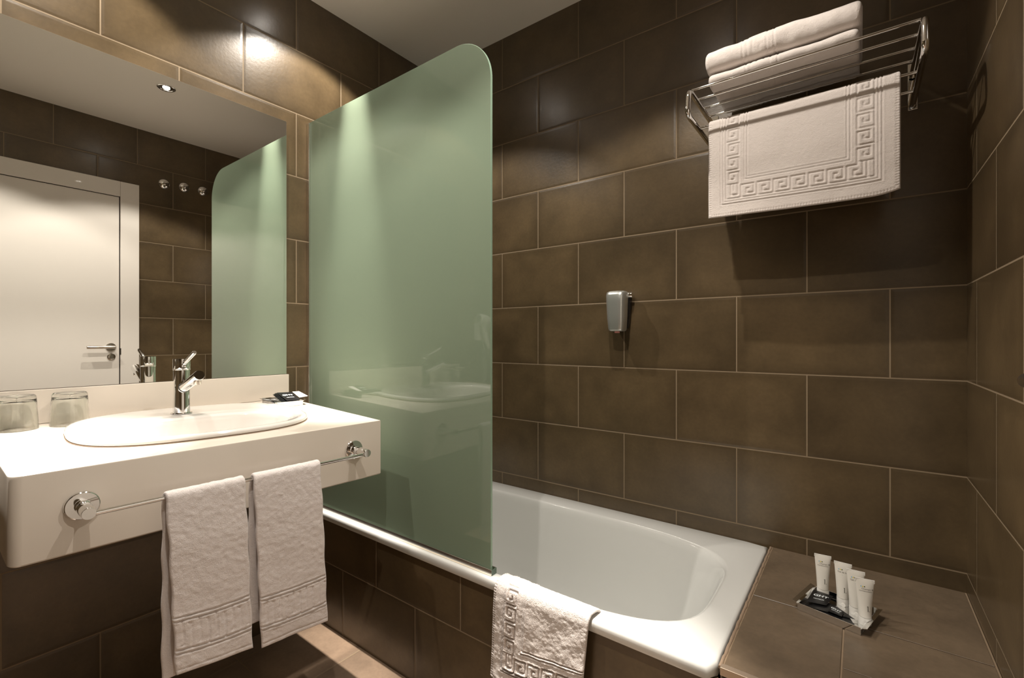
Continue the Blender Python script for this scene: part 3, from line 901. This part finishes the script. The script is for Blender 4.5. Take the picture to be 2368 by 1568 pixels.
tray(TR, TRA, .130, .125, 'shiny metal tray on the tiled ledge holding four toiletry tubes')
VR = (-1.6441, .8040, ct(-1.6441)); VRA = math.radians(84)
VT = tray(VR, VRA, .097, .125, 'shiny metal tray on the counter holding black sachets', .018, ty=.0449)

# ------------------------------------------------------------------ toiletry tubes
def tube_thing(x, y, kind, label, ang=.07, s=1.0):
    t = thing('toiletry_tube', label, 'cosmetic tube', (x, y, ZS+.0018), ang, group='toiletry tubes on the ledge tray')
    H = .105
    bm = bmesh.new()
    R = []
    for k in range(17):
        f = k/16; z = .019+(H-.019)*f
        ax = .0128+(.0185-.0128)*f**1.2; ay = .0128*(1-f)**.75+.0007
        R.append([(math.cos(2*PI*j/36)*ax, math.sin(2*PI*j/36)*ay, z) for j in range(36)])
    loft(bm, R); obj('tube_body', bm, M['tube'], t, local=True)
    bm = bmesh.new(); box(bm, -.0187, .0187, -.0009, .0009, H-.0075, H+.0005, .0003, 1); obj('crimped_end', bm, M['tube_cap'], t, local=True)
    bm = bmesh.new(); lathe(bm, [(0, 0), (.0125, 0), (.0131, .001), (.0132, .0165), (.0128, .0182), (0, .0182)], (0, 0, 0), seg=36)
    lathe(bm, [(0, 0), (.005, 0), (.0045, .0012), (0, .0014)], (.002, -.0128, .004), (0, -1, 0), 16)
    obj('cap', bm, M['tube_cap'], t, local=True)
    # front face print (local -Y side)
    def place(me, x_, z_, nm, m):
        f = (z_-.019)/(H-.019); ay = .0128*max(0, 1-f)**.75+.0007; ax = .0128+(.0185-.0128)*max(f, 0)**1.2
        for v in me.vertices:
            px_, pz_, py_ = v.co.x+x_, v.co.y+z_, v.co.z
            f2 = min(max((pz_-.019)/(H-.019), 0), 1)
            ay2 = .0128*(1-f2)**.75+.0007; ax2 = .0128+(.0185-.0128)*f2**1.2
            yy = -ay2*math.sqrt(max(0, 1-min(abs(px_)/ax2, .99)**2))
            v.co = (px_, yy-.00018-abs(py_), pz_)
        objme(nm, me, m, t, smooth=False, local=True)
    for k, (c, nm) in enumerate((('ink_blue', 'blue_dot'), ('ink_yellow', 'yellow_dot'), ('ink_green', 'green_dot'))):
        b2 = bmesh.new(); bmesh.ops.create_circle(b2, cap_ends=True, radius=.0013, segments=16)
        me = bpy.data.meshes.new('d'); b2.to_mesh(me); b2.free()
        place(me, -.0080+.0033*k, H-.0165, nm, M[c])
    if kind == 'champu':
        place(text_mesh('Champú &', .0052, 0), .0040, H-.0215, 'lettering', M['ink_grey'])
        place(text_mesh('acondicionador', .0040, 0), .0008, H-.0262, 'lettering', M['ink_grey'])
        b2 = bmesh.new(); box(b2, -.009, .011, -.0002, .0002, 0, .00001)
    else:
        place(text_mesh('Gel de baño', .0052, 0), .0022, H-.0225, 'lettering', M['ink_grey'])
        b2 = bmesh.new(); box(b2, -.001, .011, -.0002, .0002, 0, .00001)
    me = bpy.data.meshes.new('d'); b2.to_mesh(me); b2.free(); place(me, 0, H-.0295, 'underline', M['ink_blue'])
    b2 = bmesh.new()
    for q in ([(-.0022, .0112), (.0006, .0125), (.0006, .0116), (-.0010, .0108)], [(-.0006, 0), (.0006, 0), (.0006, .0125), (-.0006, .0120)], [(.0024, 0), (.0036, 0), (.0036, .0012), (.0024, .0012)]):
        b2.faces.new([b2.verts.new((x_, y_, 0)) for x_, y_ in q])
    me = bpy.data.meshes.new('d'); b2.to_mesh(me); b2.free()
    place(me, .0042, .034, 'numeral', M['ink'])
    return t
tube_thing(-.0776, 1.4667-.003, 'champu', 'white toiletry tube at the far left of the tray, behind the black sachets')
tube_thing(-.0341, 1.4434, 'gel', 'white toiletry tube, second from the left on the tray', -.05)
tube_thing(-.0080, 1.4135, 'gel', 'white toiletry tube half hidden behind the front one on the tray', .02)
tube_thing(.0098, 1.3765, 'champu', 'white toiletry tube nearest the camera, right front of the tray', .15)

# ------------------------------------------------------------------ sachets
def sachet(corners, label, group, logo=1, th=.0016, name='sachet', m='foil', flip=False, cat='sachet', nlogo=1, edge=True):
    """corners: four world points, front-left, front-right, back-right, back-left"""
    c = [Vector(p) for p in corners]
    ctr = sum(c, Vector())/4
    up = (c[1]-c[0]).cross(c[3]-c[0]).normalized()
    if up.z < 0: up = -up
    t = thing(name, label, cat, ctr, 0, group=group)
    bm = bmesh.new()
    n = 12
    def grid(side):
        rows = []
        for i in range(n+1):
            row = []
            for j in range(n+1):
                u, v = i/n, j/n
                p = (c[0]*(1-u)+c[1]*u)*(1-v)+(c[3]*(1-u)+c[2]*u)*v
                b_ = (16*u*(1-u)*v*(1-v))**.6
                zz = side*th*b_*.5+.0004*math.sin(9*u+5*v+ctr.x*90)*b_
                row.append(bm.verts.new(p+up*zz)); 
            rows.append(row)
        for i in range(n):
            for j in range(n):
                q = (rows[i][j], rows[i+1][j], rows[i+1][j+1], rows[i][j+1])
                bm.faces.new(q if side > 0 else q[::-1])
        return rows
    grid(1); grid(-1)
    bmesh.ops.remove_doubles(bm, verts=bm.verts, dist=1e-6)
    obj('wrapper', bm, M[m], t, angle=60)
    if logo:
        ex = (c[1]-c[0]).normalized(); ey = up.cross(ex).normalized(); w_ = (c[1]-c[0]).length; h_ = (c[3]-c[0]).length
        for q in range(nlogo):
            fx = (q+.5)/nlogo
            for s_, sz, fy, sp in (('GHT', min(h_*.30, w_*.36/nlogo), .62, .0), ('HOTELES', min(h_*.14, w_*.13/nlogo), .34, 0)):
                me = text_mesh(s_, sz, 0, bold=.0003 if s_ == 'GHT' else .0001)
                for vtx in me.vertices:
                    u = fx+vtx.co.x/w_; v = fy+vtx.co.y/h_
                    b_ = (16*max(u*(1-u)*v*(1-v), 0))**.6
                    vtx.co = (c[0]*(1-u)+c[1]*u)*(1-v)+(c[3]*(1-u)+c[2]*u)*v + up*(th*b_*.5+.0004*math.sin(9*u+5*v+ctr.x*90)*b_+.00025)
                objme('logo' if s_ == 'GHT' else 'lettering', me, M['print'], t, smooth=False)
    return t
def tl(x, y, z, base=TR, a=TRA):      # tray-local to world
    return (base[0]+x*math.cos(a)-y*math.sin(a), base[1]+x*math.sin(a)+y*math.cos(a), base[2]+z)
g = 'black sachets on the ledge tray'
sachet([(-.1175, 1.3560, ZS+.0045), (-.0080, 1.3440, ZS+.0045), (-.0200, 1.3800, ZS+.0050), (-.1020, 1.4050, ZS+.0060)], 'flat black sachet at the bottom of the ledge tray, its point towards the front edge', g, 0)
sachet([(-.1020, 1.3640, ZS+.0080), (-.0080, 1.3700, ZS+.0075), (-.0480, 1.4100, ZS+.0085), (-.0820, 1.4180, ZS+.0100)], 'middle black sachet of the ledge tray pile, its point towards the front tube', g, 0)
sachet([(-.1080, 1.3800, ZS+.0130), (-.0660, 1.3880, ZS+.0130), (-.0540, 1.4400, ZS+.0170), (-.0960, 1.4460, ZS+.0175)], 'black sachet with pale logo on top of the ledge tray pile, beside the left tube', g, 1, .003)
sachet([(-.0640, 1.3640, ZS+.0125), (-.0340, 1.3600, ZS+.0105), (-.0300, 1.3860, ZS+.0110), (-.0580, 1.4000, ZS+.0125)], 'small black folded sachet with white print beside the logo sachet on the ledge tray', g, 1, .002)

g = 'black sachets on the counter tray'
def sq(c_, dz=0, dx_=0, dy_=0): return [(p[0]+dx_, p[1]+dy_, ct(p[0])+p[2]+dz) for p in c_]
P2 = [(-1.6380, .8430, .0215), (-1.6300, .8890, .0215), (-1.6970, .8910, .0415), (-1.7160, .8450, .0415)]
for k, lb in enumerate(('lowest black sachet of the fanned upright pile at the screen end of the counter tray', 'second black sachet from the bottom of the fanned pile on the counter tray',
                        'black sachet just under the top one of the fanned pile on the counter tray', 'top black sachet with a bold white logo on the fanned pile of the counter tray')):
    sachet(sq(P2, -.0024*(3-k), (-.0085 if k < 3 else 0)-.0012*(3-k), -.0032*(3-k)), lb, g, k == 3, .0018)
sachet(sq([(-1.6560, .8060, .0185), (-1.6600, .8480, .0120), (-1.7250, .8540, .0150), (-1.7190, .8120, .0190)], .0030), 'black sachet lying flat in the middle of the counter tray with its logo up', g, 1, .002)
sachet(sq([(-1.6540, .7850, .0205), (-1.6560, .8200, .0160), (-1.7280, .8260, .0170), (-1.7260, .7880, .0215)], .0020), 'black sachet at the basin end of the counter tray with its logo up', g, 1, .002)
sachet(sq([(-1.6440, .8930, .0260), (-1.6350, .9200, .0300), (-1.7000, .9210, .0400), (-1.7020, .8960, .0400)], .0015), 'blank white paper packet leaning out of the counter tray beside the glass screen', 'paper packets', 0, .0015, 'paper_packet', 'card', cat='packet')

# ------------------------------------------------------------------ round chrome hooks (seen in the mirror)
def hook(y, z, label):
    t = thing('wall_hook', label, 'hook', (WR, y, z), group='round chrome hooks beside the door')
    bm = bmesh.new(); lathe(bm, [(0, .0002), (.0335, .0002), (.0345, .002), (.0320, .009), (.025, .0145), (.014, .018), (.011, .0185), (0, .0185)], (WR, y, z), (-1, 0, 0), 40)
    obj('rosette', bm, M['chrome'], t)
    bm = bmesh.new(); lathe(bm, [(0, .0184), (.009, .0184), (.008, .024), (.011, .030), (.012, .034), (.009, .038), (0, .039)], (WR, y, z), (-1, 0, 0), 28)
    obj('knob', bm, M['chrome'], t)
hook(1.125, 2.196, 'round chrome hook in the mirror, the one nearest the door frame')
hook(1.245, 2.204, 'round chrome hook in the mirror, the middle of the three')
hook(1.363, 2.206, 'round chrome hook in the mirror, partly behind the green screen')

# ------------------------------------------------------------------ hair dryer and magnifying mirror (seen in the screen's reflection)
X = WL
t = thing('hair_dryer', 'white wall-mounted hair dryer reflected in the green glass screen', 'hair dryer', (X, -.04, 1.1))
bm = bmesh.new(); box(bm, X+.0005, X+.045, -.085, .005, 1.11, 1.215, .010, 3); obj('wall_base', bm, M['white_plastic'], t)
bm = bmesh.new(); lathe(bm, [(0, 0), (.026, 0), (.033, .01), (.034, .05), (.028, .09), (.021, .125), (.021, .130), (.0, .130)], (X+.075, .035, 1.235), (0, -1, -.18), 32); obj('barrel', bm, M['white_plastic'], t)
bm = bmesh.new(); lathe(bm, [(0, 0), (.0175, 0), (.0175, .003), (0, .003)], (X+.075, .0395, 1.236), (0, 1, .18), 24); obj('intake_grille', bm, M['rubber'], t)
bm = bmesh.new(); tube(bm, [(X+.075, .000, 1.215), (X+.073, -.020, 1.15), (X+.072, -.055, 1.065)], [.018, .017, .013], 20); obj('handle', bm, M['white_plastic'], t)
bm = bmesh.new(); pts = []
for k in range(240):
    a = k*.55; f = k/239
    y = -.058+.12*f-.10*f*f; z = 1.06-.34*math.sin(PI*f)*.9; x = X+.045+.02*math.sin(PI*f)
    pts.append((x+.006*math.cos(a), y+.006*math.sin(a), z))
pts.append((X+.03, -.04, 1.12)); tube(bm, pts, .0016, 6); obj('coiled_cord', bm, M['white_plastic'], t)

t = thing('magnifying_mirror', 'round chrome magnifying mirror on a wall arm reflected in the green glass screen', 'mirror', (X, .012, 1.385))
bm = bmesh.new(); lathe(bm, [(0, .0003), (.026, .0003), (.026, .006), (.011, .010), (.011, .03), (0, .03)], (X, .012, 1.385), (1, 0, 0), 32); obj('wall_plate', bm, M['chrome'], t)
bm = bmesh.new(); tube(bm, fillet([(X+.026, .012, 1.385), (X+.026, .012, 1.44), (X+.05, -.12, 1.44), (X+.05, -.12, 1.47)], .015), .005, 12); obj('arm', bm, M['chrome'], t)
bm = bmesh.new(); tube(bm, [(X+.05+.03*math.cos(a)*0, -.12+.085*math.cos(a), 1.56+.085*math.sin(a)) for a in [2*PI*k/48 for k in range(49)]], .005, 10); obj('rim', bm, M['chrome'], t)
bm = bmesh.new(); lathe(bm, [(0, 0), (.083, 0), (.083, .004), (0, .004)], (X+.048, -.12, 1.56), (1, 0, 0), 48); obj('mirror_disc', bm, M['mirror'], t)
